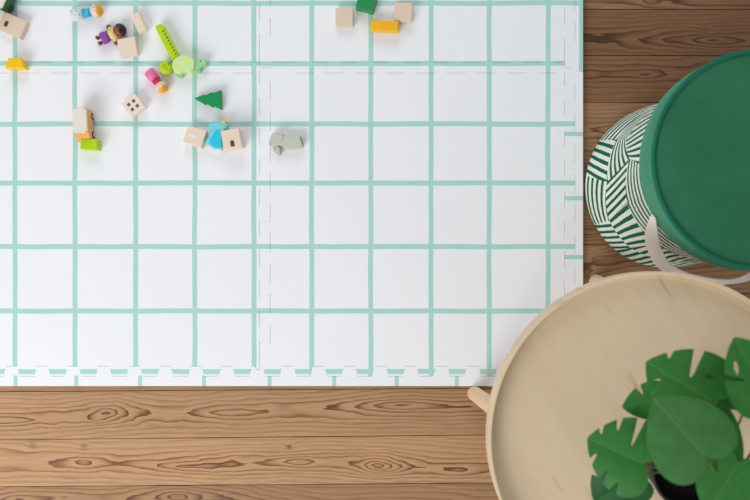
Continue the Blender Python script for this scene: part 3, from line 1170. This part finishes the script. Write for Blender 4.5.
def point_in(p, poly):
    x, y = p
    c = False
    n = len(poly)
    j = n - 1
    for i in range(n):
        xi, yi = poly[i]
        xj, yj = poly[j]
        if (yi > y) != (yj > y) and x < (xj - xi) * (y - yi) / (yj - yi) + xi:
            c = not c
        j = i
    return c


def leaf_bm(L, wide, slits, holes, fold, droop, wave, seed):
    half = [tuple(p)[:2] for p in smooth_line([(x, y, 0) for x, y in HALF], 10)]
    rnd = random.Random(seed)

    def side(sg):
        pts = [(x * wide * sg, y) for x, y in half]
        for (s, pos, depth, width, rise) in slits:
            if s != sg:
                continue
            # margin index by y beyond the widest point
            i0 = min(range(8, len(pts)), key=lambda i: abs(pts[i][1] - pos) + (0 if i > 20 else 0.5))
            i1, i2 = i0, i0
            while i1 > 1 and (Vector(pts[i1]) - Vector(pts[i0])).length < width / 2:
                i1 -= 1
            while i2 < len(pts) - 2 and (Vector(pts[i2]) - Vector(pts[i0])).length < width / 2:
                i2 += 1
            e = Vector(pts[i0])
            inner = Vector((e.x * (1 - depth), e.y - rise * depth))
            d = (inner - e).normalized()
            nn = Vector((-d.y, d.x)) * width * 0.22
            if (Vector(pts[i1]) - e).dot(nn) < 0:
                nn = -nn
            q = e.lerp(inner, 0.8)
            new = [pts[i1], tuple(q + nn), tuple(inner + nn * 0.5), tuple(inner - nn * 0.5), tuple(q - nn), pts[i2]]
            pts = pts[:i1] + new + pts[i2 + 1:]
        return pts
    right = side(1)
    left = side(-1)
    poly = right + left[::-1][1:-1]
    clean = []
    for p in poly:
        if not clean or (Vector(p) - Vector(clean[-1])).length > 0.004:
            clean.append(p)
    poly = clean
    hol = []
    for (hx, hy, ha, hb, rot) in holes:
        R = math.radians(rot)
        hol.append([(hx + ha * math.cos(k * PI / 6) * math.cos(R) - hb * math.sin(k * PI / 6) * math.sin(R),
                     hy + ha * math.cos(k * PI / 6) * math.sin(R) + hb * math.sin(k * PI / 6) * math.cos(R)) for k in range(12)])
    vs = [Vector(p) for p in poly]
    es = [(i, (i + 1) % len(poly)) for i in range(len(poly))]
    for hl in hol:
        b = len(vs)
        vs += [Vector(p) for p in hl]
        es += [(b + i, b + (i + 1) % 12) for i in range(12)]
    g = -0.2
    while g < 1.0:
        x = -0.6
        while x < 0.6:
            p = (x + rnd.uniform(-.002, .002), g + rnd.uniform(-.002, .002))
            if point_in(p, poly) and not any(point_in(p, hl) for hl in hol):
                vs.append(Vector(p))
            x += 0.05
        g += 0.05
    out = delaunay_2d_cdt(vs, es, [], 0, 1e-5)
    ov, of = out[0], out[2]
    bm = bmesh.new()
    uv = bm.loops.layers.uv.new('UVMap')
    bv = []
    for p in ov:
        x, y = p.x, p.y
        z = fold * (abs(x) - 0.9 * x * x / 0.5) - droop * (max(y, 0) ** 2) - droop * 0.5 * (2 * x) ** 2 * 0.5 + wave * math.sin(9 * y + 4 * x + seed) * abs(x)
        bv.append(bm.verts.new((x * L, y * L, z * L)))
    for f in of:
        c = sum((ov[i] for i in f), Vector((0, 0))) / len(f)
        if not point_in(c, poly) or any(point_in(c, hl) for hl in hol):
            continue
        fc = bm.faces.new([bv[i] for i in f])
        for l, i in zip(fc.loops, f):
            l[uv].uv = (ov[i].x, ov[i].y)
    for v in [v for v in bm.verts if not v.link_faces]:
        bm.verts.remove(v)
    return bm


def leaf(base, tip, z, pitch, wide=1.0, roll=0.0, m='leaf', slits=(), holes=(), fold=0.18, droop=0.12, wave=0.03, seed=1, root=(0, 0), stem=True, mid_px=None):
    """base (petiole joint) and tip in photo pixels, z = height above the floor of the joint; pitch = downward slope in degrees"""
    B = Vector((*W(*base, z), z))
    Lp = (Vector(tip) - Vector(base)).length
    dv = Vector((tip[0] - base[0], -(tip[1] - base[1])))
    L = S(Lp, z) / max(0.4, math.cos(math.radians(pitch)))
    az = math.atan2(dv.y, dv.x) - PI / 2
    bm = leaf_bm(L, wide, slits, holes, fold, droop, wave, seed)
    o = link('leaf', bm, M[m], plant, True)
    o.matrix_parent_inverse = Matrix.Identity(4)
    loc = B - Vector(plant.location)
    o.location = loc
    o.rotation_euler = (Matrix.Rotation(az, 3, 'Z') @ Matrix.Rotation(math.radians(-pitch), 3, 'X') @ Matrix.Rotation(math.radians(roll), 3, 'Y')).to_euler()
    if stem:
        r0 = Vector((root[0], root[1], 0.084))
        back = Vector((-dv.x, -dv.y)).normalized()
        kx = Vector((loc.x * 0.45 + back.x * 0.012, loc.y * 0.45 + back.y * 0.012, 0.084 + (loc.z - 0.084) * 0.72))
        if mid_px:
            q = W(mid_px[0], mid_px[1], PZ + kx.z)
            kx.x, kx.y = q[0] - gx, q[1] - gy
        pts = smooth_line([r0, kx, loc + Vector((0, 0, -0.0005))], 10)
        link('stem', tube_bm(pts, [0.0021 - 0.0008 * i / (len(pts) - 1) for i in range(len(pts))], 8), M['stem'], plant, True)
    return o


# the upright split leaf at the back
leaf((714, 402), (652, 364), 0.66, 10, 1.15, 0, 'leaf', slits=((1, .50, .75, .13, .1), (-1, .80, .60, .11, .12), (-1, .42, .62, .10, .1), (1, .80, .3, .08, .1)),
     holes=((.26, .22, .035, .05, 0),), seed=3, root=(0.0, .012))
# leaf at the far right, half out of frame
leaf((768, 402), (742, 338), 0.70, 8, 0.95, 0, 'leaf', slits=((-1, .55, .6, .08, .25), (1, .5, .6, .08, .2)), holes=((-.2, .6, .03, .1, -20),), seed=5, root=(.018, .01))
# small leaf between
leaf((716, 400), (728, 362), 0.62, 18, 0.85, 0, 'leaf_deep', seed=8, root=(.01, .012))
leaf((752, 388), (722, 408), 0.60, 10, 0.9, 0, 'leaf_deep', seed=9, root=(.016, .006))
# small one peeping out at the left
leaf((664, 398), (625, 410), 0.60, 10, 0.95, 0, 'leaf', slits=((1, .5, .5, .1, .1),), seed=12, root=(-.012, .01))
# big split leaf at the left
leaf((645, 464), (592, 443), 0.62, 18, 1.35, 0, 'leaf', slits=((1, .62, .35, .10, .08), (1, .30, .7, .1, .0), (-1, .80, .45, .10, .08), (-1, .55, .38, .09, .06), (-1, .30, .3, .09, .04), (1, .86, .4, .09, .1)), seed=15, root=(-.015, 0), fold=.26)
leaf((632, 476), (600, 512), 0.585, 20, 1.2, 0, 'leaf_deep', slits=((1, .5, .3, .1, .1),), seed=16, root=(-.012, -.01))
# the big whole leaf in front
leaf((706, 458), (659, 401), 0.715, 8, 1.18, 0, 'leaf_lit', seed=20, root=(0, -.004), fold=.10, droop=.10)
# darker leaf under it at the right
leaf((712, 462), (733, 404), 0.67, 14, 0.95, 0, 'leaf', seed=23, root=(.01, 0), fold=.12)
# bottom right leaf
leaf((738, 462), (716, 520), 0.70, 12, 1.05, 0, 'leaf', seed=26, root=(.012, -.012), fold=.12)
leaf((762, 470), (748, 530), 0.66, 14, 1.0, 0, 'leaf', seed=27, root=(.016, -.01))
leaf((786, 440), (830, 420), 0.66, 14, 1.0, 0, 'leaf', slits=((1, .5, .6, .1, .2), (-1, .5, .6, .1, .2)), seed=29, root=(.018, .0))

# ------------------------------------------------------------------ light, world, camera
def area(name, loc, target, sx, sy, power, col):
    l = bpy.data.lights.new(name, 'AREA')
    l.shape = 'RECTANGLE'
    l.size, l.size_y = sx, sy
    l.energy = power
    l.color = col
    o = bpy.data.objects.new(name, l)
    C.objects.link(o)
    o.location = loc
    d = Vector(target) - Vector(loc)
    o.rotation_euler = d.to_track_quat('-Z', 'Y').to_euler()
    return o


area('window_light', (-1.75, -2.2, 1.9), (0.0, 0.0, 0.0), 2.2, 1.8, 77, (0.985, 0.99, 1.0))
area('far_window_light', (-0.5, 3.0, 1.9), (0, 0.2, 0), 2.0, 1.6, 34, (0.95, 0.98, 1.0))

w = bpy.data.worlds.new('World')
bpy.context.scene.world = w
w.use_nodes = True
bg = w.node_tree.nodes['Background']
bg.inputs[0].default_value = (0.93, 0.96, 1.0, 1)
bg.inputs[1].default_value = 0.46

cam = bpy.data.cameras.new('Camera')
cam.sensor_width = 36
cam.lens = 36 * (1.6 / K) / 750
cam.clip_start = 0.02
cam.dof.use_dof = True
cam.dof.focus_distance = 1.55
cam.dof.aperture_fstop = 4.5
co = bpy.data.objects.new('Camera', cam)
C.objects.link(co)
co.location = (0, 0, CAM_Z)
co.rotation_euler = (0, 0, 0)
sc = bpy.context.scene
sc.camera = co
sc.view_settings.view_transform = 'Standard'
sc.view_settings.look = 'None'
sc.view_settings.exposure = 0.0
